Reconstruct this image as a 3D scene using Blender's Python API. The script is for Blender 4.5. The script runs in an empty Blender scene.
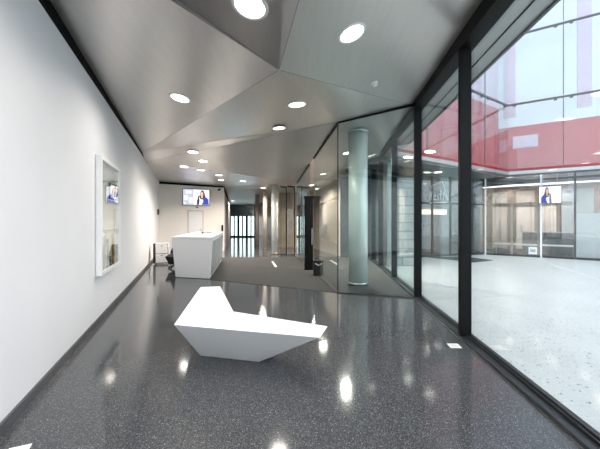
import bpy, math, random
from mathutils import Vector, Matrix
random.seed(7)
C = bpy.context.scene.collection
F, CX, HY, EYE = 290.0, 300.0, 222.0, 1.5      # pinhole of the photo: focal length, principal column, horizon row, eye height

# ------------------------------------------------------------------ helpers
def fl(px, py, h=0.0):
    """point at height h seen at a pixel of the photograph"""
    z = F*(EYE-h)/(py-HY)
    return Vector(((px-CX)/F*z, z, h))
def at(px, py, y):
    return Vector(((px-CX)/F*y, y, EYE-(py-HY)/F*y))

class MB:
    def __init__(s): s.v=[]; s.f=[]
    def add(s, vs, fs):
        n=len(s.v); s.v += [Vector(v) for v in vs]; s.f += [tuple(i+n for i in f) for f in fs]; return s
    def hexa(s, b, t):
        n=len(b)
        return s.add(list(b)+list(t), [tuple(reversed(range(n))), tuple(range(n,2*n))]+[(i,(i+1)%n,n+(i+1)%n,n+i) for i in range(n)])
    def box(s, c, d, rz=0, M=None):
        x,y,z=[k/2 for k in d]
        R=M or Matrix.Rotation(rz,3,'Z')
        p=[Vector(c)+R@Vector(q) for q in [(-x,-y,-z),(x,-y,-z),(x,y,-z),(-x,y,-z),(-x,-y,z),(x,-y,z),(x,y,z),(-x,y,z)]]
        return s.hexa(p[:4],p[4:])
    def prism(s, poly, z0, z1):
        a=sum(poly[i][0]*poly[(i+1)%len(poly)][1]-poly[(i+1)%len(poly)][0]*poly[i][1] for i in range(len(poly)))
        if a<0: poly=poly[::-1]
        return s.hexa([(p[0],p[1],z0) for p in poly],[(p[0],p[1],z1) for p in poly])
    def bar(s, p0, p1, z0, z1, o0, o1, z0b=None, z1b=None):
        """slab along p0-p1, from offset o0 to o1 measured to the right of the direction"""
        p0=Vector(p0[:2]); p1=Vector(p1[:2]); d=(p1-p0).normalized(); n=Vector((d.y,-d.x))
        q=[p0+n*o0,p0+n*o1,p1+n*o1,p1+n*o0]
        if z0b is None: z0b=z0
        if z1b is None: z1b=z1
        b=[(q[0].x,q[0].y,z0),(q[1].x,q[1].y,z0),(q[2].x,q[2].y,z0b),(q[3].x,q[3].y,z0b)]
        t=[(q[0].x,q[0].y,z1),(q[1].x,q[1].y,z1),(q[2].x,q[2].y,z1b),(q[3].x,q[3].y,z1b)]
        return s.hexa(b,t)
    def lathe(s, prof, c=(0,0,0), n=32, M=None):
        c=Vector(c); vs=[]; fs=[]
        for r,z in prof:
            for k in range(n):
                a=2*math.pi*k/n; p=Vector((r*math.cos(a),r*math.sin(a),z))
                vs.append(c+((M@p) if M else p))
        m=len(prof)
        for i in range(m-1):
            for k in range(n): fs.append((i*n+k,i*n+(k+1)%n,(i+1)*n+(k+1)%n,(i+1)*n+k))
        if prof[0][0]>1e-5: fs.append(tuple(reversed(range(n))))
        if prof[-1][0]>1e-5: fs.append(tuple(range((m-1)*n,m*n)))
        return s.add(vs,fs)
    def tube(s, pts, r, n=8):
        pts=[Vector(p) for p in pts]
        for a,b in zip(pts,pts[1:]):
            d=b-a; L=d.length
            if L<1e-6: continue
            M=d.to_track_quat('Z','Y').to_matrix()
            s.lathe([(r,0),(r,L)],a,n,M)
        return s
    def plate(s, o, u, v, w, poly, t=.004):
        """flat plate: polygon in (u,v) from origin o, thickness t towards w"""
        b=[Vector(o)+u*p[0]+v*p[1] for p in poly]
        return s.hexa(b,[q+w*t for q in b])
    def build(s, name, mat, parent=None, bevel=0, smooth=False, local=False, seg=2):
        vs=s.v
        if parent is None and not local:
            xs=[v.x for v in vs]; ys=[v.y for v in vs]; zs=[v.z for v in vs]
            o=Vector(((min(xs)+max(xs))/2,(min(ys)+max(ys))/2,min(zs)))
        elif parent is not None and not local:
            o=Vector((0,0,0)); q=parent
            while q is not None: o+=q.location; q=q.parent
        else: o=Vector((0,0,0))
        me=bpy.data.meshes.new(name); me.from_pydata([tuple(v-o) for v in vs],[],s.f); me.update()
        import bmesh
        bm=bmesh.new(); bm.from_mesh(me); bmesh.ops.recalc_face_normals(bm,faces=bm.faces)
        if smooth:
            for f_ in bm.faces: f_.smooth=len(f_.verts)<=4
        bm.to_mesh(me); bm.free()
        me.materials.append(mat)
        ob=bpy.data.objects.new(name,me); C.objects.link(ob)
        if parent is not None: ob.parent=parent
        elif not local: ob.location=o
        if bevel:
            b=ob.modifiers.new('edge','BEVEL'); b.width=bevel; b.segments=seg; b.limit_method='ANGLE'; b.angle_limit=.5
        return ob
def tag(o, label, cat, group=None, kind=None):
    o['label']=label; o['category']=cat
    if group: o['group']=group
    if kind: o['kind']=kind
    return o
def st(o, label=None):
    o['kind']='structure'
    if label: o['label']=label
    return o
def empty(name, loc, rz=0):
    o=bpy.data.objects.new(name,None); C.objects.link(o); o.location=loc; o.rotation_euler=(0,0,rz); o.empty_display_size=.1
    return o

# ------------------------------------------------------------------ materials
def S(r,g,b):
    f=lambda c:(c/255/12.92 if c/255<=.04045 else ((c/255+.055)/1.055)**2.4)
    return (f(r),f(g),f(b),1)
def base(name):
    m=bpy.data.materials.new(name); m.use_nodes=True
    nt=m.node_tree; return m,nt,nt.nodes['Principled BSDF']
def mat(name, col, rough=.5, metal=0, var=.04, scale=6, bump=0, spec=.5, emit=0, stretch=None):
    m,nt,b=base(name)
    tc=nt.nodes.new('ShaderNodeTexCoord'); no=nt.nodes.new('ShaderNodeTexNoise'); no.inputs['Scale'].default_value=scale; no.inputs['Detail'].default_value=4
    if stretch:
        mp=nt.nodes.new('ShaderNodeMapping'); mp.inputs['Scale'].default_value=stretch
        nt.links.new(tc.outputs['Object'],mp.inputs['Vector']); nt.links.new(mp.outputs[0],no.inputs['Vector'])
    else: nt.links.new(tc.outputs['Object'],no.inputs['Vector'])
    r=nt.nodes.new('ShaderNodeValToRGB')
    r.color_ramp.elements[0].position=.3; r.color_ramp.elements[1].position=.7
    r.color_ramp.elements[0].color=tuple(c*(1-var) for c in col[:3])+(1,)
    r.color_ramp.elements[1].color=tuple(min(1,c*(1+var)) for c in col[:3])+(1,)
    nt.links.new(no.outputs['Fac'],r.inputs['Fac']); nt.links.new(r.outputs['Color'],b.inputs['Base Color'])
    b.inputs['Roughness'].default_value=rough; b.inputs['Metallic'].default_value=metal; b.inputs['Specular IOR Level'].default_value=spec
    if bump:
        bp=nt.nodes.new('ShaderNodeBump'); bp.inputs['Strength'].default_value=bump; bp.inputs['Distance'].default_value=.02
        nt.links.new(no.outputs['Fac'],bp.inputs['Height']); nt.links.new(bp.outputs[0],b.inputs['Normal'])
    if emit:
        nt.links.new(r.outputs['Color'],b.inputs['Emission Color']); b.inputs['Emission Strength'].default_value=emit
    return m
def glass(name, tint=(.9,.97,.96), refl=1.0, rough=0.0):
    m=bpy.data.materials.new(name); m.use_nodes=True; nt=m.node_tree; nt.nodes.clear()
    out=nt.nodes.new('ShaderNodeOutputMaterial'); mix=nt.nodes.new('ShaderNodeMixShader')
    tr=nt.nodes.new('ShaderNodeBsdfTransparent'); gl=nt.nodes.new('ShaderNodeBsdfGlossy'); fr=nt.nodes.new('ShaderNodeFresnel')
    no=nt.nodes.new('ShaderNodeTexNoise'); no.inputs['Scale'].default_value=.6
    mx=nt.nodes.new('ShaderNodeMixRGB'); mx.inputs[1].default_value=(*tint,1); mx.inputs[2].default_value=(*[c*.985 for c in tint],1)
    nt.links.new(no.outputs['Fac'],mx.inputs[0]); nt.links.new(mx.outputs[0],tr.inputs['Color'])
    gl.inputs['Roughness'].default_value=rough; gl.inputs['Color'].default_value=(1,1,1,1)
    ge=nt.nodes.new('ShaderNodeNewGeometry'); io=nt.nodes.new('ShaderNodeMapRange')
    io.inputs['To Min'].default_value=1.5; io.inputs['To Max'].default_value=1/1.5      # same reflectance on entering and leaving the pane
    nt.links.new(ge.outputs['Backfacing'],io.inputs['Value']); nt.links.new(io.outputs[0],fr.inputs['IOR'])
    ml=nt.nodes.new('ShaderNodeMath'); ml.operation='MULTIPLY'; ml.inputs[1].default_value=refl; ml.use_clamp=True
    nt.links.new(fr.outputs[0],ml.inputs[0]); nt.links.new(ml.outputs[0],mix.inputs[0])
    nt.links.new(tr.outputs[0],mix.inputs[1]); nt.links.new(gl.outputs[0],mix.inputs[2]); nt.links.new(mix.outputs[0],out.inputs['Surface'])
    return m
def terrazzo(name, c0, specks, scale, rough, thr, spec=.5, bigvar=.12):
    m,nt,b=base(name)
    tc=nt.nodes.new('ShaderNodeTexCoord')
    no=nt.nodes.new('ShaderNodeTexNoise'); no.inputs['Scale'].default_value=.7; no.inputs['Detail'].default_value=5
    nt.links.new(tc.outputs['Object'],no.inputs['Vector'])
    r0=nt.nodes.new('ShaderNodeValToRGB'); r0.color_ramp.elements[0].position=.3; r0.color_ramp.elements[1].position=.7
    r0.color_ramp.elements[0].color=tuple(c*(1-bigvar) for c in c0[:3])+(1,); r0.color_ramp.elements[1].color=tuple(c*(1+bigvar) for c in c0[:3])+(1,)
    nt.links.new(no.outputs['Fac'],r0.inputs['Fac'])
    prev=r0.outputs['Color']
    for (sc,col,th,sz) in specks:
        vo=nt.nodes.new('ShaderNodeTexVoronoi'); vo.inputs['Scale'].default_value=sc; nt.links.new(tc.outputs['Object'],vo.inputs['Vector'])
        sp=nt.nodes.new('ShaderNodeSeparateColor'); nt.links.new(vo.outputs['Color'],sp.inputs[0])
        g=nt.nodes.new('ShaderNodeMath'); g.operation='GREATER_THAN'; g.inputs[1].default_value=th; nt.links.new(sp.outputs[0],g.inputs[0])
        l=nt.nodes.new('ShaderNodeMath'); l.operation='LESS_THAN'; l.inputs[1].default_value=sz; nt.links.new(vo.outputs['Distance'],l.inputs[0])
        a=nt.nodes.new('ShaderNodeMath'); a.operation='MULTIPLY'; nt.links.new(g.outputs[0],a.inputs[0]); nt.links.new(l.outputs[0],a.inputs[1])
        mx=nt.nodes.new('ShaderNodeMixRGB'); nt.links.new(a.outputs[0],mx.inputs[0]); nt.links.new(prev,mx.inputs[1]); mx.inputs[2].default_value=col
        prev=mx.outputs[0]
    nt.links.new(prev,b.inputs['Base Color']); b.inputs['Roughness'].default_value=rough; b.inputs['Specular IOR Level'].default_value=spec
    return m
def emis(name, col, s):
    m,nt,b=base(name); b.inputs['Base Color'].default_value=(0,0,0,1); b.inputs['Emission Color'].default_value=col; b.inputs['Emission Strength'].default_value=s
    b.inputs['Roughness'].default_value=.3
    return m

M_wall=mat('white_plaster',S(236,236,238),.6,0,.012,2)
M_wall2=mat('warm_white_plaster',S(238,233,226),.6,0,.012,2)
M_ceil=mat('brushed_steel_ceiling',S(206,201,197),.38,.7,.04,3,0,.5,0,(9,.35,1))
def steel(name, T, col=S(214,210,206), rough=.36, an=.75):
    m=mat(name,col,rough,.72,.03,3,0,.5,0,(6,.6,1)); nt=m.node_tree; b=nt.nodes['Principled BSDF']
    b.inputs['Anisotropic'].default_value=an
    v=nt.nodes.new('ShaderNodeCombineXYZ'); T=Vector(T).normalized()
    for i in range(3): v.inputs[i].default_value=T[i]
    nt.links.new(v.outputs[0],b.inputs['Tangent']); return m
M_steelA=steel('brushed_steel_lengthwise',(-.36,.93,0)); M_steelB=steel('brushed_steel_crosswise',(.93,.36,0)); M_steelC=steel('brushed_steel_towards_window',(1,.0,.15)); M_steelD=steel('brushed_steel_diagonal',(1,0,0),rough=.3)
M_floor=terrazzo('polished_dark_terrazzo',S(67,69,72),[(170,S(118,121,124),.6,.42),(95,S(150,153,156),.86,.3),(120,S(48,47,51),.7,.4)],80,.095,.8,.5)
M_carpet=mat('dark_grey_carpet',S(74,73,73),.95,0,.15,180,.4,.1)
M_court=terrazzo('pale_courtyard_terrazzo',S(205,209,208),[(24,S(104,112,120),.86,.26),(34,S(150,156,160),.8,.3),(22,S(212,216,215),.7,.4)],20,.35,.8,.4,.05)
M_black=mat('black_powder_coated_steel',S(8,9,10),.5,0,.1,8,0,.2)
M_rail=mat('dark_anodised_aluminium',S(40,45,49),.4,.3,.06,8)
M_skirt=mat('dark_grey_skirting',S(78,80,84),.4,0,.06,6)
M_gap=mat('black_shadow_gap',S(10,10,11),.8,0,.1,6,0,.1)
M_white=mat('white_solid_surface',S(243,243,243),.32,0,.01,3)
M_deskside=mat('grey_gloss_panel',S(176,180,182),.25,.1,.1,2)
M_glass=glass('facade_glass',(.935,.955,.955),1.0)
M_glassg=glass('green_tinted_glass',(.86,.925,.91),1.25)
M_skin=glass('pale_skin_glass',(.93,.96,.97),1.5)
M_shop=glass('shop_glass',(.88,.90,.895),1.6)
M_case=glass('display_glass',(.97,.99,.98),.9)
M_column=mat('polished_steel_column',S(242,244,238),.25,.12,.08,2,0,.5,0,(3,3,.3))
M_bronze=mat('beige_metal_column',S(214,202,188),.3,.35,.08,2,0,.5,0,(3,3,.3))
M_beige=mat('beige_panel',S(206,190,180),.45,0,.04,3)
M_brown=mat('brown_bronze_panel',S(150,130,116),.35,.3,.12,2)
M_red=mat('red_facade_panel',S(192,34,50),.4,0,.05,2)
M_pale=mat('pale_facade_panel',S(238,239,241),.5,0,.03,1)
M_lilac=mat('lilac_facade_panel',S(222,198,214),.5,0,.04,1)
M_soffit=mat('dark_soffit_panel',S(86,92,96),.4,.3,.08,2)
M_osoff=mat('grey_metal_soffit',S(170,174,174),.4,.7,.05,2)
M_steel=mat('brushed_steel',S(176,182,184),.3,1,.06,10)
M_chrome=mat('chrome',S(150,150,152),.2,1,.03,10)
M_stone=None
M_dark=mat('matt_black_plastic',S(10,10,11),.6,0,.1,20)
M_fabric=mat('black_upholstery',S(18,18,20),.85,0,.2,60,.3)
M_mat=mat('charcoal_door_mat',S(74,80,84),.95,0,.2,90,.4,.1)
M_light=emis('lamp_diffuser',(1,.97,.92,1),6)
M_lightc=emis('cool_lamp_diffuser',(.95,.98,1,1),5)
M_ring=mat('white_lamp_trim',S(225,224,222),.35,.2,.02,8)
M_warm=emis('warm_strip_diffuser',(1,.86,.55,1),2.2)
M_plate=mat('white_floor_plate',S(240,240,238),.4,0,.02,8)
M_brownglass=mat('amber_bottle_glass',S(150,104,44),.15,0,.1,8)
M_clear=glass('vase_glass',(.80,.84,.84),2.5)
M_spandrel=mat('blue_grey_spandrel',S(120,138,150),.3,.3,.15,1.5,0,.5,0,(1,1,.2))
M_mark=mat('white_marking_film',S(228,236,238),.5,0,.02,8)
def blockstone():
    m,nt,b=base('jointed_pale_stone')
    tc=nt.nodes.new('ShaderNodeTexCoord'); br=nt.nodes.new('ShaderNodeTexBrick'); mp=nt.nodes.new('ShaderNodeMapping')
    mp.inputs['Rotation'].default_value=(math.pi/2,0,0)
    nt.links.new(tc.outputs['Object'],mp.inputs['Vector']); nt.links.new(mp.outputs[0],br.inputs['Vector'])
    br.inputs['Color1'].default_value=S(186,192,192); br.inputs['Color2'].default_value=S(172,180,181); br.inputs['Mortar'].default_value=S(88,96,98)
    br.inputs['Scale'].default_value=1; br.inputs['Brick Width'].default_value=1.6; br.inputs['Row Height'].default_value=.3; br.inputs['Mortar Size'].default_value=.016
    nt.links.new(br.outputs['Color'],b.inputs['Base Color']); b.inputs['Roughness'].default_value=.7
    return m
M_stone=blockstone()

# screen inks
def ink(name,c,s=1.0): return emis(name,S(*c),s)
I_white=ink('screen_white',(236,238,244),1.15); I_lil=ink('screen_lilac',(176,178,204),1.0); I_pale=ink('screen_pale',(212,212,228),1.0)
I_blue=ink('screen_blue',(52,62,170),1.0); I_hair=ink('screen_hair',(62,44,44),.9); I_skin=ink('screen_skin',(220,178,160),1.0); I_navy=ink('screen_navy',(40,44,70),1.0)

# ------------------------------------------------------------------ plan
def P(v,h): return Vector((v[0],v[1],h))
def WL(y, inset=0):           # left wall line
    d=Vector((-.3631,.9318)); n=Vector((.9318,.3631))
    return Vector((-1.3203-.3897*y, y))+n*inset
def FR(y): return Vector((2.056+.0966*(y-3.75), y))      # inner line of the glazed front
fd=Vector((.0966,1)).normalized(); fn=Vector((fd.y,-fd.x))
wd=Vector((-.3631,.9318)); wn=Vector((.9318,.3631))
W2=WL(13.85); bd=Vector((.9318,.3631)); B2=W2+bd*3.01
Y0=-4.5
def onback(px):
    s=(px-CX)/F; t=(13.85*s+6.7176)/(.9318-.3631*s); return W2+bd*t
def onleft(px):
    s=(px-CX)/F; y=-1.3203/(s+.3897); return WL(y)

# floors
pol=[WL(Y0-.4),WL(13.9),B2,Vector((-7.3,29.4)),Vector((-4.2,29.4)),Vector((-1.1,17.2)),Vector((.9,16.6)),Vector((3.15,13.0)),FR(13.0)+fn*.18,FR(Y0-.4)+fn*.18]
st(MB().prism(pol,-.12,0).build('floor',M_floor),'polished dark grey speckled terrazzo floor of the lobby')
cl=fl(176,277.6); 
carp=[(-3.36,7.93),(-2.36,7.55),(.80,6.13),FR(5.62)-fn*.02,FR(12.4)-fn*.02,(1.9,12.35),(-3.35,12.25)]
tag(MB().prism(carp,.001,.009).build('carpet',M_carpet),'dark grey carpet inlay between the reception desk and the glass vestibule','carpet')
cpol=[FR(13.2)+fn*.185,(3.3,18),(8.5,20),(22,16),(26,-5.2),(12,-5.2),FR(-5.2)+fn*.185]
st(MB().prism(cpol,-.14,-.02).build('floor_courtyard',M_court),'pale terrazzo courtyard floor with dark specks')

# left wall, back wall
st(MB().bar(WL(Y0-.4),WL(13.85),0,3.48,0,-.25).build('wall_left',M_wall),'long plain white wall')
st(MB().bar(WL(Y0-.4),WL(13.85),0,.085,.004,.022).build('baseboard_left',M_skirt))
st(MB().bar(WL(Y0-.4),WL(13.85),3.47,3.95,-.25,.01).build('trim_1',M_gap),'black shadow gap between white wall and steel ceiling')
st(MB().bar(W2-bd*.3,B2,0,3.33,0,-.25,None,3.27).build('wall_back',M_wall2),'white wall behind the reception desk')
st(MB().bar(W2-bd*.3,B2,3.33,3.8,.005,-.25,3.27,3.8).build('trim_2',M_gap))
E1=Vector((-7.0,29.2))
st(MB().bar(B2,E1,0,3.1,0,-.25,None,3.05).build('wall_corridor_left',M_wall2))
st(MB().bar(B2,E1,3.1,3.7,.01,-.25,3.05,3.7).build('trim_3',M_gap))
# walls at the right of the corridor and behind the vestibule
for n_,(a,b) in enumerate([((-4.45,29.2),(-1.25,17.2)),((-1.25,17.2),(.8,16.4)),((.8,16.4),(1.75,12.6)),((1.75,12.6),(3.2,12.75))]):
    st(MB().bar(a,b,0,3.9,0,-.2).build('wall_corridor_right' if n_==0 else ('wall_side' if n_==1 else ('wall_lift' if n_==2 else 'wall_end')),M_soffit if n_==3 else (M_beige if n_>1 else M_brown)))
ra,rb=FR(Y0-.4)+fn*.2,WL(Y0-.4)
w=st(empty('window_60',P((ra+rb)/2,0)),'unseen glazing behind the camera, added to let in daylight')  # unseen rear glazing added to brighten the ceiling with daylight
MB().bar(ra,rb,.05,3.5,.0,-.02).build('pane',M_glass,w)
for k in range(4):
    c=ra.lerp(rb,k/3); MB().box((c.x,c.y,1.8),(.08,.18,3.6)).build('mullion',M_black,w)
MB().bar(ra,rb,3.5,4.5,.05,-.1).build('head_rail',M_black,w); MB().bar(ra,rb,0,.05,.05,-.1).build('sill_rail',M_rail,w)
st(MB().prism([(-14,Y0-.75),(12,Y0-.75),(12,-30),(-14,-30)],-.16,-.03).build('floor_bounce',M_court),'unseen pale slab behind the camera, added to bounce skylight onto the ceiling')  # unseen slab added to bounce sky light up to the ceiling

# ------------------------------------------------------------------ faceted ceiling
def onplane(px,py,tri):
    o=Vector((0,0,EYE)); d=Vector(((px-CX)/F,1,-(py-HY)/F)); n=(tri[1]-tri[0]).cross(tri[2]-tri[0])
    return o+d*((tri[0]-o).dot(n)/d.dot(n))
HW=3.52
V=at(279,70,1.78*F/152)
W1=P(WL(8.5),3.53); W0=P(WL(Y0-.4),3.74)
Rn=P(FR(3.2),3.93); R=P(FR(5.86),3.85)
Cn_tri=(V,Rn,R)
B1=onplane(299,0,Cn_tri); A1=onplane(178,0,(W0,W1,V))
def ext(a,b,y): return a+(b-a)*((y-a.y)/(b.y-a.y))
A1e=ext(V,A1,Y0-.4); B1e=ext(V,B1,Y0-.4)
def pl_h(tri,x,y):
    n=(tri[1]-tri[0]).cross(tri[2]-tri[0]); return tri[0].z-(n.x*(x-tri[0].x)+n.y*(y-tri[0].y))/n.z
Ce=FR(Y0-.4); Ce=P(Ce,pl_h(Cn_tri,Ce.x,Ce.y))
Kp=at(338,122,6.13)
W1b=P(WL(9.2),3.41)
K2=at(297,182,12.4)
W2c=P(W2,3.42); B2c=P(B2,3.34)
F2=P(FR(13.1),3.6)
E1c=P(E1,3.2); E2c=Vector((-4.3,29.2,3.2)); S1=Vector((-1.2,17.3,3.2)); S2=Vector((.9,16.6,3.2)); S3=Vector((1.8,12.7,3.4))
FAC={'A':[W0,W1,V,A1e],'B':[A1e,V,B1e],'C':[B1e,V,R,Ce],'D':[V,W1,W1b,Kp],'D2':[V,Kp,R],
     'E1':[W1b,K2,Kp],'E2':[W1b,B2c,K2],'E3':[W1b,W2c,B2c],'G':[Kp,K2,R],'G2':[R,K2,F2],'G3':[K2,S3,F2],
     'H1':[B2c,E1c,E2c,S1,K2],'H2':[K2,S1,S2,S3]}
mb=MB()
for k,p in FAC.items():
    up=[Vector((q.x,q.y,4.55)) for q in p]
    mb.hexa(p,up)
ceil_ob=mb.build('ceiling',M_steelA)
for m_ in (M_steelB,M_steelC,M_steelD): ceil_ob.data.materials.append(m_)
fi=0
for k,p in FAC.items():
    for j in range(len(p)+2): ceil_ob.data.polygons[fi+j].material_index={'A':0,'B':0,'C':2,'D':3,'D2':3,'G':2,'G2':2,'G3':2,'E1':0,'E2':1,'E3':1}.get(k,0)
    fi+=len(p)+2
ceil=st(ceil_ob,'faceted brushed steel ceiling of folded triangular panels')
# thin seams where the folded panels meet
def ceil_hit(px,py):
    best=None; o=Vector((0,0,EYE)); d=Vector(((px-CX)/F,1,-(py-HY)/F))
    for k,p in FAC.items():
        for i in range(1,len(p)-1):
            a,b,c=p[0],p[i],p[i+1]; n=(b-a).cross(c-a)
            if abs(d.dot(n))<1e-9: continue
            t=(a-o).dot(n)/d.dot(n)
            if t<.2: continue
            q=o+d*t; ok=True; s=None
            for u,w in ((a,b),(b,c),(c,a)):
                cr=(w-u).cross(q-u).dot(n)
                if cr<-1e-7: ok=False
            if ok and (best is None or t<best[0]):
                nn=n.normalized()
                if nn.z>0: nn=-nn
                best=(t,q,nn)
    return best
def ceil_at(x,y):
    for k,p in FAC.items():
        for i in range(1,len(p)-1):
            a,b,c=p[0],p[i],p[i+1]; n=(b-a).cross(c-a)
            z=pl_h((a,b,c),x,y); q=Vector((x,y,z))
            if all((w-u).cross(q-u).dot(n)>=-1e-7 for u,w in ((a,b),(b,c),(c,a))):
                nn=n.normalized(); nn=-nn if nn.z>0 else nn
                return (0,q,nn)

seams=[(V,A1e),(V,B1e),(V,W1),(V,R),(W1b,Kp),(Kp,K2),(W1b,K2),(W1b,B2c)]
for a,b in seams:
    d=(b-a).normalized()
    st(MB().tube([a+d*.02,b-d*.02],.0022,6).build('trim_60',M_skirt))
# ------------------------------------------------------------------ downlights
proto=None; nlamp=0
def downlight(hit, label, r=.14, power=60, cool=False):
    global proto
    _,q,n=hit
    root=bpy.data.objects.new('downlight',None); C.objects.link(root); root.location=q
    root.rotation_euler=n.to_track_quat('-Z','Y').to_euler()
    root.scale=(r/.14,)*3
    tag(root,label,'ceiling light','recessed round downlights in the steel ceiling')
    if proto is None:
        a=MB().lathe([(.125,.0),(.128,-.010),(.15,-.008),(.156,0),(.15,.004),(.125,.004)],n=40).build('trim_ring',M_ring,root,local=True,smooth=True)
        b=MB().lathe([(.126,-.004),(.126,.002)],n=40).build('diffuser',M_light,root,local=True)
        proto=(a,b)
    else:
        for s in proto:
            c=s.copy(); C.objects.link(c); c.parent=root
    L=bpy.data.lights.new('downlight_lamp','AREA'); L.shape='DISK'; L.size=.24; L.energy=power; L.color=(1,.91,.81) if not cool else (1,.98,.95); L.spread=math.radians(150)
    lo=bpy.data.objects.new('lamp',L); C.objects.link(lo); lo.parent=root; lo.location=(0,0,-.02)
DL=[(250,6,'large bright downlight at the top edge, on the panel above the white bench',.145,16),
    (352,33.5,'downlight alone on the blue-grey sloping panel beside the window front',.14,15),
    (180,98,'downlight alone on the broad panel next to the white wall',.145,14),
    (297,104.5,'larger of the two downlights on the dark folded panel',.145,16),
    (279,128,'smaller, lower of the two downlights on the dark folded panel',.14,26),
    (193,152,'first downlight beyond the dark folded panel, on the way to the desk',.15,9),
    (203,161,'second downlight beyond the dark folded panel, in front of the desk',.15,26),
    (184,166.5,'downlight nearest the white wall, above the low drawer cabinet',.14,5),
    (219,175,'downlight to the right of the wall television, above the desk edge',.14,60),
    (221,180,'downlight close above the end of the reception wall',.14,30),
    (201,170,'downlight just in front of the wall television, above the desk top',.14,26),
    (243,181,'downlight at the mouth of the corridor beside the reception wall',.14,40),
    (323,174,'downlight beyond the vestibule side glass, near the beige wall',.14,60)]
for px,py,l,r,p in DL:
    h=ceil_hit(px,py)
    if h is None: print('NO HIT',px,py); continue
    downlight(h,l,r,p)
h=ceil_hit(347,153)
downlight(h,'downlight inside the glass vestibule, seen just left of the round column',.13,110)
for x,y,l in [(-1.0,.6,'added fill downlight just behind the camera by the white wall'),(1.0,.2,'added fill downlight just behind the camera by the window front'),(-.6,-2.6,'added fill downlight far behind the camera by the white wall'),(1.0,-2.4,'added fill downlight far behind the camera by the window front')]:
    h=ceil_at(x,y)
    if h: downlight(h,l,.14,30,True)  # unseen lamps added behind the camera to light the foreground
for x,y,l in [(-5.2,19,'downlight halfway along the corridor'),(-5.6,24,'downlight near the corridor end window'),(1.9,9.6,'downlight deep in the glass vestibule beyond the column'),(-1.9,14.9,'downlight above the row of round corridor columns'),(.55,13.7,'added fill downlight close to the beige wall behind the vestibule glass')]:
    h=ceil_at(x,y)
    if h: downlight(h,l,.14,70)  # the lamp by the beige wall is added to brighten it

# smoke detector
h=ceil_hit(374,83)
sd=empty('smoke_detector',h[1]); sd.rotation_euler=h[2].to_track_quat('-Z','Y').to_euler()
tag(sd,'small white smoke detector on the sloping blue-grey ceiling panel','smoke detector')
MB().lathe([(.055,0),(.055,-.02),(.04,-.028)],n=24).build('base',M_ring,sd,local=True)
MB().lathe([(.034,-.026),(.036,-.045),(.02,-.056),(0,-.057)],n=24).build('sensor_head',M_plate,sd,local=True,smooth=True)
MB().lathe([(.036,-.034),(.037,-.038)],n=24).build('vent_slot',M_dark,sd,local=True)

# ------------------------------------------------------------------ glazed front
ys=[-4.9,-2.6,-.5,1.62,3.75,5.72,7.75,9.75,11.3,13.0]
HB=3.73
for i in range(len(ys)-1):
    a,b=FR(ys[i]),FR(ys[i+1])
    w=st(empty('window_%d'%(i+1),(b.x,b.y,0)),'tall clear pane of the glazed courtyard front')
    MB().bar(a+fn*.10,b+fn*.10,.04,HB+.03,-.012,.012).build('pane',M_glass,w)
    # mullion at the far end of the bay
    c=b+fn*.072
    MB().box((c.x,c.y,1.93),(.14,.06,3.86),-math.atan(.0966)).build('mullion',M_black,w,bevel=.004)
    g=MB().bar(a,b,0,.035,.0,.075).bar(a,b,0,.06,.078,.086).bar(a,b,0,.06,.118,.126).bar(a,b,0,.03,.126,.2)
    g.build('sill_rail',M_rail,w)
    MB().bar(a,b,HB,4.1,-.005,.19).build('head_rail',M_black,w)
# bright bead where the rail meets the terrazzo
st(MB().bar(FR(-4.9),FR(5.7),.001,.006,-.018,-.004).build('trim_4',M_steel))

# glass vestibule
K=Vector((.80,6.13)); PR=FR(5.72)
w=st(empty('window_20',(K.x,K.y,0)),'greenish frameless glass front of the vestibule')
MB().bar(K,PR,.012,3.58,-.008,.008,None,3.80).build('pane',M_glassg,w)
MB().bar(K,PR,3.58,3.62,-.01,.01,3.79,3.84).build('head_rail',M_black,w)
MB().bar(K,PR,.010,.022,-.02,.02).build('floor_channel',M_rail,w)
MB().box((K.x,K.y,1.80),(.022,.022,3.58)).build('corner_bead',M_rail,w)
G1=Vector((.42,8.75)); G2=Vector((-.13,12.4))
def zt(p): return ceil_at(p.x,p.y)[1].z if ceil_at(p.x,p.y) else 3.5
for k,(a,b,za,zb) in enumerate([(K,G1,3.58,3.43),(G1+ (G2-G1)*.2,G2,3.38,3.17)]):
    w=st(empty('window_%d'%(21+k),(a.x,a.y,0)),'greenish frameless glass side of the vestibule')
    MB().bar(a,b,.012,za-.02,-.008,.008,None,zb-.02).build('pane',M_glassg,w)
    MB().bar(a,b,za-.03,za+.02,-.018,.018,zb-.03,zb+.02).build('head_rail',M_black,w)
    MB().bar(a,b,.010,.022,-.02,.02).build('floor_channel',M_rail,w)
# black door portal in the glass side
pc=at(308.7,270,9.05)
d=empty('door_20',(pc.x,pc.y,0)); st(d,'black steel door portal in the vestibule glass')
MB().box((pc.x,pc.y,1.125),(.27,.14,2.23)).build('door_leaf',M_black,d,bevel=.006)
MB().box((pc.x+.1,pc.y-.09,1.05),(.025,.04,.5)).build('door_handle',M_steel,d,bevel=.004)
MB().box((pc.x,pc.y-.02,2.27),(.31,.2,.06)).build('portal_head',M_black,d)
# small dark box with a white strip
bc=fl(317,276)
t=empty('floor_box',(bc.x,bc.y+.09,.009)); tag(t,'small dark pedestal box with a white strip beside the black door portal','box')
MB().box((bc.x,bc.y+.09,.21),(.20,.18,.40)).build('body',M_dark,t,bevel=.008)
MB().box((bc.x,bc.y+.09,.418),(.21,.19,.016)).build('lid',M_black,t)
MB().plate((bc.x-.06,bc.y,.30),Vector((1,0,0)),Vector((0,0,1)),Vector((0,-1,0)),[(0,.04),(.11,-.02),(.12,0),(.01,.06)],.004).build('reflected_strip',M_plate,t)  # pale strip stands in for the light stripe mirrored in the glass
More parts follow.
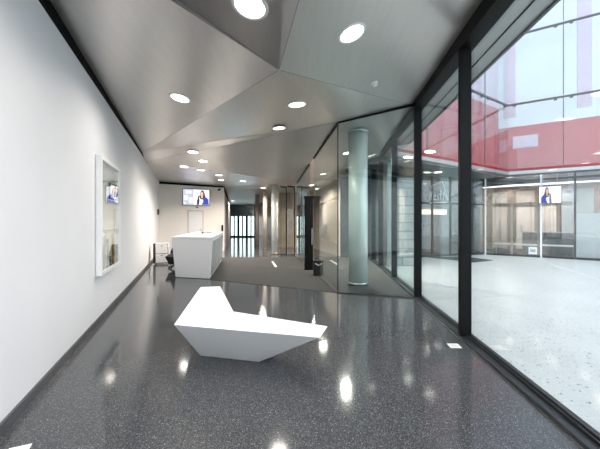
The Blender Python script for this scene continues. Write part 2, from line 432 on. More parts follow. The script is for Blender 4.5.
# white strip standing in for a stripe of light on the carpet
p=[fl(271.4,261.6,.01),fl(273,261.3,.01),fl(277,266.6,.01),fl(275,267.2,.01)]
tag(MB().hexa([Vector((q.x,q.y,.0095)) for q in p],[Vector((q.x,q.y,.014)) for q in p]).build('light_stripe',M_plate),'short white strip standing in for a light stripe on the dark carpet','strip')

# round column
cc=at(358,288,6.95)
col=tag(empty('round_column',(cc.x,cc.y,0.009)),'tall pale round column standing inside the glass vestibule','column')
MB().lathe([(.225,.0),(.225,3.82)],(cc.x,cc.y,.01),48).build('shaft',M_column,col,smooth=True)
MB().lathe([(.235,0),(.235,.07)],(cc.x,cc.y,.01),48).build('base_ring',M_steel,col,smooth=True)
zc=ceil_at(cc.x,cc.y)[1].z
MB().lathe([(.225,-.06),(.252,-.05),(.252,.0)],(cc.x,cc.y,zc),48).build('collar',M_steel,col,smooth=True)

# columns at the corridor mouth
for px,y,r,mm,l in [(257,18.5,.12,M_bronze,'slimmest beige round column, farthest into the corridor'),(265,16,.12,M_bronze,'beige round column second from the corridor'),(274.8,13.6,.16,M_column,'widest, palest round column in the corridor row, nearest the vestibule')]:
    x=(px-CX)/F*y; hh=ceil_at(x,y); z=hh[1].z if hh else 3.2
    o=empty('round_column',(x,y,0)); tag(o,l,'column','round columns at the corridor mouth')
    MB().lathe([(r,.0),(r,z+.15)],(x,y,0),40).build('shaft',mm,o,smooth=True)
    MB().lathe([(r+.012,.0),(r+.012,.06)],(x,y,0),40).build('base_ring',M_brown,o,smooth=True)
for k,(p0,p1,y) in enumerate([(280,286.5,13.0),(287.5,294.5,12.9)]):
    a=at(p0,257,y); b=at(p1,257,y+.25)
    w=st(empty('window_%d'%(30+k),(a.x,a.y,0)))
    MB().bar(a,b,.01,3.05,-.008,.008).build('pane',M_glassg,w)
    MB().bar(a,b,.01,.05,-.02,.02).bar(a,b,3.05,3.12,-.02,.02).build('channel',M_rail,w)
    MB().box((b.x,b.y,1.55),(.04,.04,3.1)).build('post',M_black,w)

# corridor end window
w=st(empty('window_40',(-5.6,29,0)),'tall glazed window with dark bars at the corridor end')
for k in range(7):
    x=-7.0+k*.42
    MB().box((x,29.0,1.05),(.12 if k%2 else .22,.1,2.1)).build('mullion',M_black,w)
MB().box((-5.7,29.0,.05),(2.9,.14,.16)).build('sill_rail',M_black,w)
MB().box((-5.7,29.0,2.12),(2.9,.14,.08)).build('transom',M_rail,w)
MB().box((-5.7,29.0,2.8),(2.9,.06,1.4)).build('spandrel',M_spandrel,w)
MB().box((-5.7,29.0,1.1),(2.8,.02,2.0)).build('pane',M_glassg,w)

# ------------------------------------------------------------------ reception wall
u3=Vector((bd.x,bd.y,0)); w3=Vector((.3631,-.9318,0)); z3=Vector((0,0,1))
def screen(name, o, u, w, W, H, label, flip=False, cat='television', group=None, dep=.06):
    """o: lower left corner of the body; u to the right, w to the viewer"""
    r=empty(name,o+u*(W/2)); tag(r,label,cat,group)
    q=lambda a,b,c,dd:[(a,b),(c,b),(c,dd),(a,dd)]
    MB().plate(o+w*(.03-dep),u,z3,w,q(0,0,W,H),dep).build('body',M_dark,r,bevel=.004)
    fr=MB(); b=.022
    fr.plate(o+w*.03,u,z3,w,q(0,0,W,b),.008).plate(o+w*.03,u,z3,w,q(0,H-b,W,H),.008).plate(o+w*.03,u,z3,w,q(0,b,b,H-b),.008).plate(o+w*.03,u,z3,w,q(W-b,b,W,H-b),.008)
    fr.build('bezel',M_dark,r)
    s=o+w*.0305
    X=lambda x:(W-x*W) if flip else x*W
    def layer(nm,polys,m,k,par):
        g=MB()
        for p in polys: g.plate(s+w*(.0008*k),u,z3,w,[(X(a),b_*H) for a,b_ in p],.0006)
        return g.build(nm,m,par)
    scr=layer('screen',[[(.025,.03),(.975,.03),(.975,.97),(.025,.97)]],I_white,0,r)
    if not flip:
        layer('picture_panel',[[(.03,.04),(.40,.04),(.40,.96),(.03,.96)]],I_lil,1,scr)
        layer('picture_blocks',[[(.05,.30),(.20,.30),(.20,.62),(.05,.62)],[(.22,.12),(.37,.12),(.37,.5),(.22,.5)],[(.1,.7),(.34,.7),(.34,.9),(.1,.9)],[(.05,.07),(.12,.07),(.12,.2),(.05,.2)]],I_pale,2,scr)
    cx=.70 if not flip else .62
    e=lambda cx,cy,rx,ry,n=20:[(cx+rx*math.cos(2*math.pi*k/n),cy+ry*math.sin(2*math.pi*k/n)) for k in range(n)]
    layer('picture_hair',[[(cx-.09,.5),(cx-.07,.8),(cx-.01,.94),(cx+.06,.93),(cx+.10,.75),(cx+.15,.45),(cx+.16,.30),(cx+.05,.35),(cx-.05,.38)],[(cx-.17,.2),(cx-.11,.2),(cx-.09,.6),(cx-.15,.55)]],I_hair,1,scr)
    layer('picture_face',[e(cx-.005,.70,.058,.15),[(cx-.03,.45),(cx+.04,.45),(cx+.035,.6),(cx-.02,.6)]],I_skin,2,scr)
    layer('picture_jacket',[[(cx-.02,.04),(cx+.26,.04),(cx+.25,.38),(cx+.15,.52),(cx+.05,.46),(cx+.04,.2)]],I_blue,3,scr)
    layer('picture_jacket',[[(cx-.19,.04),(cx-.1,.04),(cx-.08,.35),(cx-.12,.48),(cx-.18,.3)]],I_navy,3,scr)
    return r
a=onback(182.4); b_=onback(209.8); W=(b_-a).length
o=P(a,2.33)+w3*.06
tv=screen('television',o,u3,w3,W,.80,'wide wall television showing a dark-haired woman in blue, above the reception door')
MB().plate(o-w3*.06+u3*(W*.3),u3,z3,w3,[(0,.2),(W*.4,.2),(W*.4,.6),(0,.6)],.035).build('wall_bracket',M_dark,tv)
# door behind the desk
a=onback(187.5); b_=onback(203.5); W=(b_-a).length
d=st(empty('door_1',P((a+b_)/2,0)),'flush white door in the reception wall')
o=P(a,0)+w3*.001
MB().plate(o,u3,z3,w3,[(.05,.005),(W-.05,.005),(W-.05,2.03),(.05,2.03)],.012).build('door_leaf',M_wall,d,bevel=.003)
MB().plate(o,u3,z3,w3,[(0,0),(.045,0),(.045,2.08),(0,2.08)],.02).plate(o,u3,z3,w3,[(W-.045,0),(W,0),(W,2.08),(W-.045,2.08)],.02).plate(o,u3,z3,w3,[(.045,2.035),(W-.045,2.035),(W-.045,2.08),(.045,2.08)],.02).build('frame',M_beige,d)
MB().plate(o+w3*.013,u3,z3,w3,[(W-.14,1.0),(W-.10,1.0),(W-.10,1.15),(W-.14,1.15)],.03).build('door_handle',M_steel,d)
# little things on that wall
def wallbox(name,px,py,wd_,ht,dp,m,label,cat,where=onback,uu=u3,ww=w3):
    a=where(px); z=EYE-(py-HY)/F*a.y; o=Vector((a.x,a.y,z))
    r=empty(name,o); tag(r,label,cat)
    MB().plate(o+ww*.001,uu,z3,ww,[(-wd_/2,-ht/2),(wd_/2,-ht/2),(wd_/2,ht/2),(-wd_/2,ht/2)],dp).build('body',m,r,bevel=.006)
    return r,o
r,o=wallbox('wall_sensor',197,207.3,.10,.06,.05,M_soffit,'tiny grey sensor between the television and the white door','sensor')
MB().plate(o+w3*.051,u3,z3,w3,[(-.02,-.015),(.02,-.015),(.02,.015),(-.02,.015)],.008).build('lens',M_dark,r)
r,o=wallbox('security_camera',219.6,189.3,.09,.09,.05,M_skirt,'small dark camera high at the end of the reception wall','camera')
MB().lathe([(.035,0),(.04,.05),(.03,.13)],o+w3*.05-z3*.03,16,Matrix.Rotation(-.5,3,'Z')@Matrix.Rotation(math.pi/2+.2,3,'X')).build('camera_head',M_dark,r,smooth=True)
r,o=wallbox('wall_phone',222.3,228,.09,.32,.06,M_dark,'narrow black handset on the end of the reception wall','wall phone')
MB().plate(o+w3*.061,u3,z3,w3,[(-.02,-.12),(.02,-.12),(.02,.12),(-.02,.12)],.025).build('handset',M_gap,r,bevel=.006)
lu=Vector((wd.x,wd.y,0)); lw=Vector((wn.x,wn.y,0))
r,o=wallbox('intercom',157.3,212,.14,.24,.07,M_skirt,'small dark intercom near the far end of the long white wall','intercom',onleft,lu,lw)
MB().plate(o+lw*.071,lu,z3,lw,[(-.04,-.02),(.04,-.02),(.04,.08),(-.04,.08)],.006).build('button_panel',M_dark,r)

# thin brown line and fixture on the beige lift wall
lv=(Vector((1.75,12.6,0))-Vector((.8,16.4,0))).normalized(); ln=Vector((-lv.y,lv.x,0)); ln=ln if ln.y<0 else -ln
o=Vector((1.30,14.4,1.15))
r=empty('wall_dispenser',o+ln*.01); tag(r,'small grey unit on the beige wall behind the vestibule glass','wall unit')
MB().plate(o+ln*.005,lv,z3,ln,[(-.14,-.22),(.14,-.22),(.14,.22),(-.14,.22)],.12).build('body',M_osoff,r,bevel=.015)
MB().plate(o+ln*.126,lv,z3,ln,[(-.1,-.12),(.1,-.12),(.1,.02),(-.1,.02)],.01).build('front_panel',M_skirt,r)
for k,zz in enumerate((1.38,)):
    st(MB().bar((.8,16.4),(1.75,12.6),zz,zz+.02,.001,.008).build('trim_5',M_brown))

# ------------------------------------------------------------------ reception desk
t=empty('reception_desk',(-3.1,9.6,0)); tag(t,'long white reception desk with sloping sides and grey glossy panels facing the carpet','desk')
bot=[Vector((-3.37,7.85,.009)),Vector((-2.365,7.60,.009)),Vector((-3.03,11.2,.009)),Vector((-4.0,11.3,.009))]
top=[Vector((-3.42,7.72,1.06)),Vector((-2.25,7.45,1.06)),Vector((-2.974,11.2,1.06)),Vector((-4.05,11.35,1.06))]
MB().hexa(bot,top).build('body',M_white,t,bevel=.012)
tp=[v+Vector((0,0,.004)) for v in top]; tp2=[v+Vector((0,0,.052)) for v in top]
MB().hexa(tp,tp2).build('worktop',M_white,t,bevel=.01)
def side(a,b):   # bilinear point on the carpet side
    p=bot[1].lerp(bot[2],a).lerp(top[1].lerp(top[2],a),b); return p
nn=(bot[2]-bot[1]).cross(top[2]-bot[1]).normalized(); nn=nn if nn.x>0 else -nn
for k in range(4):
    a0=.03+k*.243; a1=a0+.225
    q=[side(a0,.06)+nn*.004,side(a1,.06)+nn*.004,side(a1,.94)+nn*.004,side(a0,.94)+nn*.004]
    MB().hexa(q,[v+nn*.008 for v in q]).build('side_panel',M_deskside,t,bevel=.002)
zt_=1.112
# bell and pen tray on the worktop
o=Vector((-3.05,8.9,zt_+.002)); o=at(202.5,234.5,9.6); o=Vector((o.x,o.y,zt_+.002))
r=empty('desk_bell',o); tag(r,'small dark call bell on the reception desk top','bell')
MB().lathe([(.05,0),(.05,.012),(.02,.014)],o,20).build('base',M_dark,r)
MB().lathe([(.045,.014),(.04,.04),(.022,.058),(0,.062)],o,20).build('dome',M_skirt,r,smooth=True)
MB().lathe([(.008,.06),(.008,.085)],o,10).build('button',M_steel,r)
o=at(208,234.3,10.0); o=Vector((o.x,o.y,zt_+.002))
r=empty('leaflet_tray',o); tag(r,'low pale grey leaflet tray on the desk top beside the bell','tray')
MB().box(o+Vector((0,0,.006)),(.26,.18,.012)).build('base',M_osoff,r)
MB().box(o+Vector((0,.085,.025)),(.26,.01,.026)).box(o+Vector((-.125,0,.025)),(.01,.16,.026)).box(o+Vector((.125,0,.025)),(.01,.16,.026)).build('rim',M_osoff,r)

# office chair beside the desk
o=Vector((-4.06,9.45,0)); R45=math.radians(93)
t=empty('office_chair',o,R45); tag(t,'black office chair half hidden beside the white reception desk','chair')
for k in range(5):
    a=2*math.pi*k/5+.3; dx,dy=math.cos(a),math.sin(a)
    lg=MB().tube([(0,0,.10),(dx*.19,dy*.19,.06)],.018).build('leg',M_dark,t,local=True,smooth=True)
    MB().lathe([(.028,-.012),(.03,0),(.028,.012)],(dx*.19,dy*.19,.031),14,Matrix.Rotation(a,3,'Z')@Matrix.Rotation(math.pi/2,3,'X')).build('caster',M_gap,lg,local=True,smooth=True)
MB().lathe([(.025,.09),(.025,.129)],n=16).build('gas_lift',M_dark,t,local=True,smooth=True)
MB().hexa([(-.15,-.15,.13),(.17,-.17,.13),(.17,.17,.13),(-.15,.15,.13)],[(-.25,-.25,.40),(.25,-.25,.46),(.25,.25,.46),(-.25,.25,.40)]).build('seat',M_fabric,t,local=True,bevel=.03,seg=3)
MB().hexa([(.14,-.24,.47),(.24,-.24,.47),(.24,.24,.47),(.14,.24,.47)],[(.22,-.13,.80),(.28,-.13,.80),(.28,.13,.80),(.22,.13,.80)]).build('backrest',M_fabric,t,local=True,bevel=.03,seg=3)
MB().box((.27,0,.45),(.04,.08,.10)).build('back_support',M_dark,t,local=True)

# drawer cabinet by the left wall
zc_=10.15; x0=(155.0-CX)/F*zc_; W=.43; D=.40; Hc=.74
uu=u3; vv=Vector((-w3.x,-w3.y,0))
o=Vector((x0,zc_,0)); t=empty('drawer_cabinet',o+uu*W/2+vv*D/2); tag(t,'low white two-drawer cabinet with chrome frame by the white wall','cabinet')
def cb(c0,c1,z0,z1,d0,d1):
    q=[o+uu*c0+vv*d0,o+uu*c1+vv*d0,o+uu*c1+vv*d1,o+uu*c0+vv*d1]
    return [Vector((v.x,v.y,z0)) for v in q],[Vector((v.x,v.y,z1)) for v in q]
MB().hexa(*cb(.02,W-.02,.06,Hc-.02,.02,D)).build('body',M_white,t)
MB().hexa(*cb(-.06,.018,.05,Hc-.01,.012,D)).build('side_panel',M_dark,t)  # dark panel stands in for the shadowed gap left of the cabinet
MB().hexa(*cb(W-.018,W+.002,.05,Hc-.01,.012,D)).build('side_panel',M_white,t)
for z0,z1 in ((.07,.38),(.40,.71)):
    dr=MB().hexa(*cb(.024,W-.024,z0,z1,.0,.018)).build('drawer',M_white,t,bevel=.004)
    MB().hexa(*cb(W/2-.03,W/2+.03,z0+.24,z0+.26,-.02,-.001)).build('handle',M_chrome,dr)
fr=MB()
for c in (.01,W-.01):
    for dd in (.01,D-.01): fr.tube([o+uu*c+vv*dd+z3*.0,o+uu*c+vv*dd+z3*Hc],.011)
for z in (.055,.39,Hc-.008):
    fr.tube([o+uu*.01+vv*.01+z3*z,o+uu*(W-.01)+vv*.01+z3*z],.010)
    fr.tube([o+uu*.01+vv*(D-.01)+z3*z,o+uu*(W-.01)+vv*(D-.01)+z3*z],.010)
fr.build('frame',M_chrome,t,smooth=True)
MB().hexa(*cb(0,W,Hc-.012,Hc+.004,0,D)).build('top_panel',M_white,t)

# ------------------------------------------------------------------ display case on the left wall
a=onleft(94.5); b_=onleft(115.4); W=(b_-a).length; z0,z1=.72,2.47; H=z1-z0; D=.085
o=P(a,z0); t=empty('display_case',P((a+b_)/2,z0)); tag(t,'tall white-framed glazed display case hung on the long white wall','display case')
q=lambda a,b,c,d:[(a,b),(c,b),(c,d),(a,d)]
MB().plate(o+lw*.002,lu,z3,lw,q(0,0,W,H),.018).build('back_panel',M_wall2,t)
f_=.055
MB().plate(o+lw*.002,lu,z3,lw,q(-.0,0,f_,H),D).plate(o+lw*.002,lu,z3,lw,q(W-f_,0,W,H),D).plate(o+lw*.002,lu,z3,lw,q(f_,0,W-f_,f_),D).plate(o+lw*.002,lu,z3,lw,q(f_,H-f_,W-f_,H),D).build('frame',M_white,t,bevel=.004)
MB().plate(o+lw*(D-.02),lu,z3,lw,q(f_,f_,W-f_,H-f_),.006).build('glass_front',M_case,t)
zs=.66
MB().plate(o+lw*.021,lu,z3,lw,q(f_,zs,W-f_,zs+.015),.04).build('shelf',M_white,t)
c=o+lu*(W*.78)+lw*.043+z3*(zs+.016)
s=o+lu*(W*.70)+lw*.043+z3*(f_+.001)
r=empty('bottle',s); tag(r,'amber bottle standing in the lower part of the display case','bottle')
MB().lathe([(.016,0),(.018,.02),(.018,.34),(.009,.42),(.008,.50)],s,20).build('body',M_brownglass,r,smooth=True)
MB().lathe([(.010,.50),(.010,.53)],s,16).build('cap',M_brown,r)
s=o+lu*(W*.40)+lw*.043+z3*(f_+.001)
r=empty('glass_vase',s); tag(r,'clear tapering glass vase inside the display case','vase')
MB().lathe([(.016,0),(.007,.03),(.007,.1),(.018,.3),(.019,.46),(.017,.46),(.016,.3),(.004,.11)],s,20).build('body',M_clear,r,smooth=True)
MB().lathe([(.017,0),(.017,.006)],s,20).build('foot',M_osoff,r)
s=o+lu*(W*.55)+lw*.043+z3*(f_+.001)
r=empty('figurine',s); tag(r,'small dark figurine on the floor of the display case','figurine')
MB().lathe([(.017,0),(.017,.02),(.010,.03),(.015,.09),(.009,.12)],s,16).build('body',M_skirt,r,smooth=True)
MB().lathe([(.0,.118),(.012,.125),(.016,.14),(.012,.155),(0,.162)],s,16).build('head',M_dark,r,smooth=True)
so=o+lu*(W*.50)+lw*.022+z3*1.16
screen('tv_reflection',so,lu,lw,W*.41,.27,'small framed panel standing in for the television reflection in the display case glass',False,'picture',None,.018)  # screen art standing in for the television mirrored in the case glass
st_=MB().plate(o+lw*.021,lu,z3,lw,q(W*.5,1.13,W*.93,1.158),.036).build('reflection_ledge',M_white,t)

# ------------------------------------------------------------------ white faceted bench
hb=.45
pt={k:fl(x,y,hb) for k,(x,y) in dict(a=(200.4,287),b=(220.3,286.3),c=(233.6,311.3),d=(328,326.2),e=(320.5,337.4),f=(173.5,324.6)).items()}
g=fl(200.4,356); h_=fl(258,362.3)
bt=[g,h_,Vector((-.30,3.22,0)),Vector((-.86,3.52,0)),Vector((-1.28,4.35,0)),Vector((-1.50,4.35,0))]
bt=[Vector((v.x,v.y,.002)) for v in bt]
tp=[pt[k] for k in 'fedcba']
bench=MB().hexa(bt,tp).build('bench',M_white,bevel=.008)
tag(bench,'white angular faceted bench with a bent L-shaped seat on the terrazzo','bench')

# floor plates
def plate(pxs,label):
    p=[fl(x,y) for x,y in pxs]; o=sum(p,Vector())/4; 
    r=empty('floor_outlet',o); tag(r,label,'floor outlet','white floor outlet plates')
    MB().hexa([Vector((v.x,v.y,.0008)) for v in p],[Vector((v.x,v.y,.004)) for v in p]).build('cover_plate',M_plate,r)
    i=[o+(v-o)*.55 for v in p]
    MB().hexa([Vector((v.x,v.y,.0042)) for v in i],[Vector((v.x,v.y,.0055)) for v in i]).build('lid',M_ring,r)
plate([(446.8,343.8),(457.5,343.8),(462,348.2),(450.8,348.2)],'white floor outlet plate beside the foot of the large black mullion')
plate([(9,449),(32.3,443.8),(28,451.5),(3,458)],'white floor outlet plate by the skirting of the long white wall')

# ------------------------------------------------------------------ courtyard
# own roof overhang and the storey above it
oa,ob=FR(-4.9),FR(10.3)
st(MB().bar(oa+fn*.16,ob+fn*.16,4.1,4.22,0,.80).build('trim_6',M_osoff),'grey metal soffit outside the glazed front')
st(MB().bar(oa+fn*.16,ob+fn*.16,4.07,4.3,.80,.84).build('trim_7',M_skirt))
st(MB().bar(oa+fn*.16,ob+fn*.16,4.085,4.10,.55,.565).build('trim_8',M_gap))
st(MB().bar(oa,ob,4.3,8.5,.35,.75).build('wall_upper',M_pale))
st(MB().bar(oa,ob,4.55,4.65,-5.5,.75).build('roof',M_soffit))
# upper storeys opposite
Cn=Vector((9.3,13.0)); ld=Vector((-.857,-.515)).normalized(); rd=Vector((.866,-.5)).normalized()
lnn=Vector((ld.y,-ld.x)); lnn=lnn if lnn.y>0 else -lnn
rnn=Vector((rd.y,-rd.x)); rnn=rnn if rnn.y>0 else -rnn
def face(p0,d,n,t0,t1,z0,z1,o0,o1):
    a=p0+d*t0; b=p0+d*t1
    return MB().hexa([P(a+n*o0,z0),P(b+n*o0,z0),P(b+n*o1,z0),P(a+n*o1,z0)],[P(a+n*o0,z1),P(b+n*o0,z1),P(b+n*o1,z1),P(a+n*o1,z1)])
LL,RL=7.4,10.0
st(face(Cn,ld,lnn,-.9,LL,3.75,6.8,.5,.9).build('wall_red_left',M_red),'red facade band above the courtyard, left wing')
st(face(Cn,ld,lnn,-.9,LL,6.8,14,.5,.9).build('wall_pale_left',M_lilac),'pale facade above the red band, lilac partly from painted reflection')  # lilac tone partly stands for reflections in the skin glass
st(face(Cn,rd,rnn,-.9,RL,3.75,5.85,.5,.9).build('wall_red_right',M_red),'red facade band above the courtyard, right wing')
st(face(Cn,rd,rnn,-.9,RL,5.85,14,.5,.9).build('wall_pale_right',M_pale),'pale facade above the red band')
for k,(t0,t1) in enumerate([(2.45,2.9),(4.5,4.95),(-.1,.35)]):
    st(face(Cn,rd,rnn,t0,t1,6.3,13.5,.47,.499).build('trim_%d'%(20+k),M_lilac))
w=st(empty('window_50',P(Cn+rd*.9,4.9)),'ribbon window in the red facade, pale with a painted reflection')
face(Cn,rd,rnn,.25,1.15,4.85,5.4,.46,.499).build('frame',M_lilac,w)
face(Cn,rd,rnn,.3,1.1,4.9,5.35,.44,.46).build('pane',M_lilac,w)  # pale lilac pane colour stands in for a reflection
# canopy slab under the upper storeys
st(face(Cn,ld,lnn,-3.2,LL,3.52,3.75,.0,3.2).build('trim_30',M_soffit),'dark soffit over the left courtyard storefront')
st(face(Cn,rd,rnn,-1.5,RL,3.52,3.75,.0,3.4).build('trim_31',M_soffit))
st(face(Cn,ld,lnn,0,LL,3.60,3.74,-.06,.0).build('trim_32',M_osoff))
st(face(Cn,rd,rnn,0,RL,3.60,3.74,-.06,.0).build('trim_33',M_osoff))
# glass skin
wn_=51
for (d,n,Ls,nm) in ((ld,lnn,(0,1.9,3.8,5.7,7.4),'left'),(rd,rnn,(0,1.9,3.8,5.7,7.6,9.5),'right')):
    for z0,z1 in ((3.86,6.66),(6.80,9.72),(9.88,12.6)):
        for t0,t1 in zip(Ls,Ls[1:]):
            w=st(empty('window_%d'%wn_,P(Cn+d*((t0+t1)/2),z0)),'pale glass panel of the outer skin, %s wing'%nm); wn_+=1
            face(Cn,d,n,t0+.012,t1-.012,z0,z1,-.012,.012).build('pane',M_skin,w)
            face(Cn,d,n,t0,t1,z1+.02,z1+.09,-.03,.04).build('rail',M_skirt,w)
            for tt in (t0+.25,t1-.25):
                face(Cn,d,n,tt-.05,tt+.05,z1-.05,z1+.02,-.025,.03).build('clamp',M_skirt,w)
            face(Cn,d,n,t1-.012,t1+.012,z0,z1,-.014,.02).build('joint',M_skirt,w)
# right storefront
Q0=Vector((8.62,13.6)); Q1=Vector((15.5,8.7)); qd=(Q1-Q0).normalized(); qn=Vector((qd.y,-qd.x)); qn=qn if qn.y>0 else -qn
def tpx(px,P0,d):
    s=(px-CX)/F; return (s*P0.y-P0.x)/(d.x-s*d.y)
T=[tpx(485.5,Q0,qd),tpx(541,Q0,qd),tpx(575,Q0,qd),tpx(612,Q0,qd),tpx(660,Q0,qd),8.3]
for k,(t0,t1) in enumerate(zip(T,T[1:])):
    w=st(empty('window_%d'%(90+k),P(Q0+qd*((t0+t1)/2),0)),'tall storefront pane facing the courtyard')
    face(Q0,qd,qn,t0,t1,.0,3.5,-.01,.01).build('pane',M_shop,w)
    face(Q0,qd,qn,t0-.03,t0+.03,-.02,3.52,-.05,.05).build('mullion',M_pale if k<2 else M_skirt,w)
    face(Q0,qd,qn,t0,t1,-.02,.06,-.04,.05).build('sill_rail',M_rail,w)
    face(Q0,qd,qn,t0,t1,3.28,3.36,-.04,.04).build('head_rail',M_skirt,w)
a_,b2=T[0],tpx(511,Q0,qd); 
d=st(empty('door_2',P(Q0+qd*b2,0)),'glass door with a pale bronze frame in the storefront')
t0=tpx(510.5,Q0,qd); t1=tpx(540,Q0,qd)
face(Q0,qd,qn,t0,t0+.09,0,2.25,.02,.09).build('jamb',M_beige,d)
face(Q0,qd,qn,t1-.09,t1-.02,0,2.25,.02,.09).build('jamb',M_brown,d)
face(Q0,qd,qn,t0+.09,t1-.09,2.15,2.25,.02,.09).build('head',M_brown,d)
face(Q0,qd,qn,t0+.25,t0+.30,.8,1.5,-.08,-.03).build('door_handle',M_steel,d)
# room behind the right storefront
st(face(Q0,qd,qn,-.4,8.4,-.02,.0,.06,4.2).build('floor_shop',M_carpet))
st(face(Q0,qd,qn,-.4,8.4,0,3.5,4.2,4.4).build('wall_shop_back',M_brown))
for k,(a,b,m) in enumerate([(.2,.9,M_beige),(1.3,2.1,M_beige),(2.4,3.0,M_beige),(3.2,4.4,M_osoff),(4.7,5.6,M_beige)]):
    st(face(Q0,qd,qn,a,b,.02,3.2,4.1,4.19).build('trim_%d'%(40+k),m))
st(face(Q0,qd,qn,-.3,3.4,2.3,2.5,2.6,2.75).build('trim_50',M_brown))
t0=tpx(577,Q0,qd)
st(face(Q0,qd,qn,t0,8.2,.05,1.85,.25,.30).build('wall_shop_screen',M_pale),'pale translucent screen behind the storefront glass')
# long counter and table inside
r=empty('shop_counter',P(Q0+qd*2.6+qn*1.6,0)); tag(r,'dark grey counter with pale top behind the courtyard storefront glass','counter')
face(Q0,qd,qn,1.5,4.0,.0,1.0,1.4,1.9).build('body',M_soffit,r); face(Q0,qd,qn,1.45,4.05,1.002,1.04,1.35,1.95).build('top',M_osoff,r)
r=empty('low_table',P(Q0+qd*2.2+qn*.9,0)); tag(r,'low pale bench table just inside the courtyard storefront','table')
face(Q0,qd,qn,.4,3.3,.44,.49,.5,.95).build('tabletop',M_pale,r)
for tt in (.45,3.2): face(Q0,qd,qn,tt,tt+.05,.0,.438,.55,.9).build('leg',M_steel,r)
r=empty('info_card',P(Q0+qd*tpx(532,Q0,qd)-qn*.02,.3)); tag(r,'small white card fixed low on the storefront glass','card')
t0=tpx(528.5,Q0,qd); t1=tpx(537,Q0,qd)
face(Q0,qd,qn,t0,t1,.10,.42,-.022,-.012).build('sheet',M_mark,r); face(Q0,qd,qn,t0+.05,t1-.05,.2,.32,-.025,-.0225).build('print',M_osoff,r)
# screen hanging in the storefront
t0=tpx(538,Q0,qd); t1=tpx(561.5,Q0,qd); W=(t1-t0)
o=P(Q0+qd*t0-qn*.12,0); zb=EYE+(HY-204)/F*o.y
sc_o=Vector((o.x,o.y,zb)); screen('window_screen',sc_o,Vector((qd.x,qd.y,0)),Vector((-qn.x,-qn.y,0)),W,.74,'bright screen with a woman in blue on the courtyard storefront',True,'screen')
rr=[x for x in C.objects if x.name=='window_screen'][0]
for tt in (.2,.8):
    pz=P(Q0+qd*(t0+W*tt)-qn*.12,0); MB().tube([(pz.x,pz.y,zb+.7),(pz.x,pz.y,3.53)],.012).build('hanger',M_steel,rr)
# left storefront (recessed)
S0=Vector((3.3,11.85)); S1_=Vector((8.62,13.6)); sd_=(S1_-S0).normalized(); sn=Vector((-sd_.y,sd_.x)); LS=(S1_-S0).length
xs=[0,.9,1.75,2.6,3.6,4.6,LS-.05]
for k,(t0,t1) in enumerate(zip(xs,xs[1:])):
    w=st(empty('window_%d'%(110+k),P(S0+sd_*((t0+t1)/2),0)),'recessed storefront pane of the left wing')
    face(S0,sd_,sn,t0,t1,0,3.5,-.01,.01).build('pane',M_shop,w)
    face(S0,sd_,sn,t0-.03,t0+.03,-.02,3.52,-.04,.04).build('mullion',M_rail,w)
    face(S0,sd_,sn,t0,t1,2.28,2.36,-.03,.03).build('transom',M_rail,w)
    face(S0,sd_,sn,t0,t1,-.02,.08,-.03,.03).build('sill_rail',M_rail,w)
st(face(S0,sd_,sn,-.2,LS,2.37,3.5,.06,.1).build('wall_fascia',M_soffit))
st(face(S0,sd_,sn,-.2,LS+.3,-.02,0,.06,3).build('floor_left_shop',M_carpet))
st(face(S0,sd_,sn,-.2,LS+.3,0,3.5,3,3.2).build('wall_left_shop_back',mat('teal_wall',S(126,156,156),.5)))
st(MB().bar(S1_+sn*.12,S1_+sn*3.1,0,3.5,-.05,-.15).build('wall_shop_side',M_soffit))
for k,(t0,t1,l) in enumerate([(.5,2.0,'warm strip lamp nearer the stone pier'),(2.3,4.2,'warm strip lamp nearer the courtyard corner')]):
    p=P(S0+sd_*((t0+t1)/2)+sn*.9,2.1); r=empty('strip_lamp',p); tag(r,l+', inside the recessed storefront','strip lamp','warm strip lamps in the recessed storefront')
    face(S0,sd_,sn,t0,t1,2.08,2.14,.7,1.0).build('housing',M_osoff,r); face(S0,sd_,sn,t0+.03,t1-.03,1.86,2.079,.78,.92).build('diffuser',M_warm,r)
    for tt in (t0+.1,t1-.1):
        c=S0+sd_*tt+sn*.85; MB().tube([P(c,2.14),P(c,3.5)],.008).build('hanger',M_steel,r)
# soffit lamps outside
for k,(px,py,l) in enumerate([(438,172,'round lamp in the dark courtyard soffit, above the white line emblem'),(427,178.5,'round lamp deeper in the courtyard soffit, towards the stone pier')]):
    d=Vector(((px-CX)/F,1,-(py-HY)/F)); t_=(3.52-EYE)/d.z; q_=Vector((0,0,EYE))+d*t_
    r=empty('soffit_lamp',q_); tag(r,l,'soffit lamp','round lamps in the courtyard soffit')
    MB().lathe([(.17,0),(.17,-.012),(.15,-.014)],q_,28).build('trim_ring',M_ring,r); MB().lathe([(.145,-.0145),(.145,-.018)],q_,28).build('diffuser',M_lightc,r)
# white line emblem on the glass of the recessed storefront
def onS(px,py):
    t=tpx(px,S0,sd_); p=S0+sd_*t-sn*.02; return Vector((p.x,p.y,EYE-(py-HY)/F*p.y))
r=empty('line_emblem',onS(437,203)); tag(r,'white line emblem of a gabled house with lettering on the storefront glass','emblem')
MB().tube([onS(428.5,201),onS(431,186),onS(441.5,181.5),onS(447.5,200.5)],.024,6).build('house_outline',M_mark,r)
lt=MB()
for pl in ([(430.6,200.5),(430.9,193.5),(431.8,191.6),(432.8,192)],[(429.7,195.6),(432.4,195.3)],[(433.2,196.8),(435.2,196.2),(434.6,194.6),(433.4,195.2),(433.3,199.5),(435.2,199.2)],[(438.3,194.6),(436.9,195.2),(436.9,196.6),(438.2,197.6),(438.1,199.2),(436.7,199.6)],[(440.4,191),(440.2,198.8),(441.6,199.2)],[(439.3,194.2),(441.9,193.6)],[(443,200),(443.4,191.5),(445.6,199.6)],[(428.4,203),(446,202.6)]):
    lt.tube([onS(*p) for p in pl],.018,6)
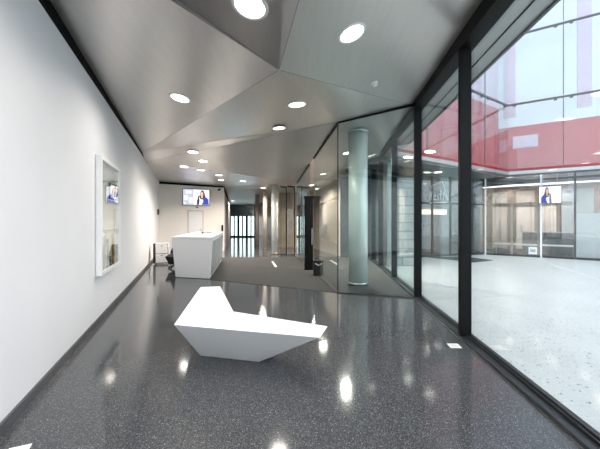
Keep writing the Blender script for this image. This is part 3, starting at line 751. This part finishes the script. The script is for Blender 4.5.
lt.build('lettering',M_mark,r)
# door mat outside
mp_=[fl(428,257.4,-.02),fl(463,256.6,-.02),fl(493,260.4,-.02),fl(474,262.6,-.02)]
tag(MB().hexa([Vector((v.x,v.y,-.019)) for v in mp_],[Vector((v.x,v.y,-.006)) for v in mp_]).build('door_mat',M_mat),'large charcoal door mat on the pale courtyard floor','door mat')
# stone pier and passage beyond the vestibule
st(MB().bar((2.98,9.9),(3.30,9.95),0,3.6,0,-.5).build('wall_passage',M_osoff))
st(MB().box((3.55,10.35,1.5),(.9,.6,3.04),.2).build('wall_pier',M_stone),'pale jointed stone pier outside the vestibule')
# white hand rail outside the vestibule
r=empty('hand_rail',(3.2,9.2,-.02)); tag(r,'thin white rail outside the vestibule in front of the stone pier','rail')
MB().tube([(2.85,8.9,.5),(3.9,9.3,.5)],.018).build('bar',M_pale,r)
for p in ((2.95,8.94),(3.8,9.26)): MB().tube([(*p,-.02),(*p,.5)],.015).build('post',M_pale,r)

# ------------------------------------------------------------------ light
sc=bpy.context.scene
wd_=bpy.data.worlds.new('sky'); sc.world=wd_; wd_.use_nodes=True; nt=wd_.node_tree
bg=nt.nodes['Background']
sky=nt.nodes.new('ShaderNodeTexSky'); sky.sky_type='PREETHAM' if False else 'HOSEK_WILKIE'
sky.turbidity=9; sky.sun_direction=Vector((.3,.4,.86)).normalized()
mx=nt.nodes.new('ShaderNodeMixRGB'); mx.inputs[0].default_value=.93; mx.inputs[2].default_value=(.83,.905,1,1)
nt.links.new(sky.outputs[0],mx.inputs[1]); nt.links.new(mx.outputs[0],bg.inputs['Color'])
bg.inputs['Strength'].default_value=2.3
# lamps in the shops
def lamp(p,e,col,size=.8):
    L=bpy.data.lights.new('room_lamp','AREA'); L.shape='DISK'; L.size=size; L.energy=e; L.color=col
    o=bpy.data.objects.new('room_lamp',L); C.objects.link(o); o.location=p
for tt in (1,3,5.5): lamp(P(Q0+qd*tt+qn*2.6,3.4),70,(1,.94,.9))
for tt in (1.2,3.5): lamp(P(S0+sd_*tt+sn*1.9,3.4),32,(1,.95,.85))

# ------------------------------------------------------------------ camera
cam=bpy.data.cameras.new('camera'); co=bpy.data.objects.new('camera',cam); C.objects.link(co)
co.location=(0,0,EYE); co.rotation_euler=(math.pi/2,0,0)
cam.sensor_width=36; cam.lens=36*F/600; cam.shift_y=-(224.5-HY)/600; cam.clip_start=.05; cam.clip_end=200
sc.camera=co
vs=sc.view_settings; sc.display_settings.display_device='sRGB'; vs.view_transform='Standard'; vs.look='None'; vs.gamma=1; vs.use_curve_mapping=False; vs.exposure=0.54
cy=sc.cycles; cy.use_denoising=True; cy.max_bounces=10; cy.diffuse_bounces=5; cy.glossy_bounces=5; cy.transparent_max_bounces=24; cy.sample_clamp_indirect=6; cy.caustics_reflective=False; cy.caustics_refractive=False
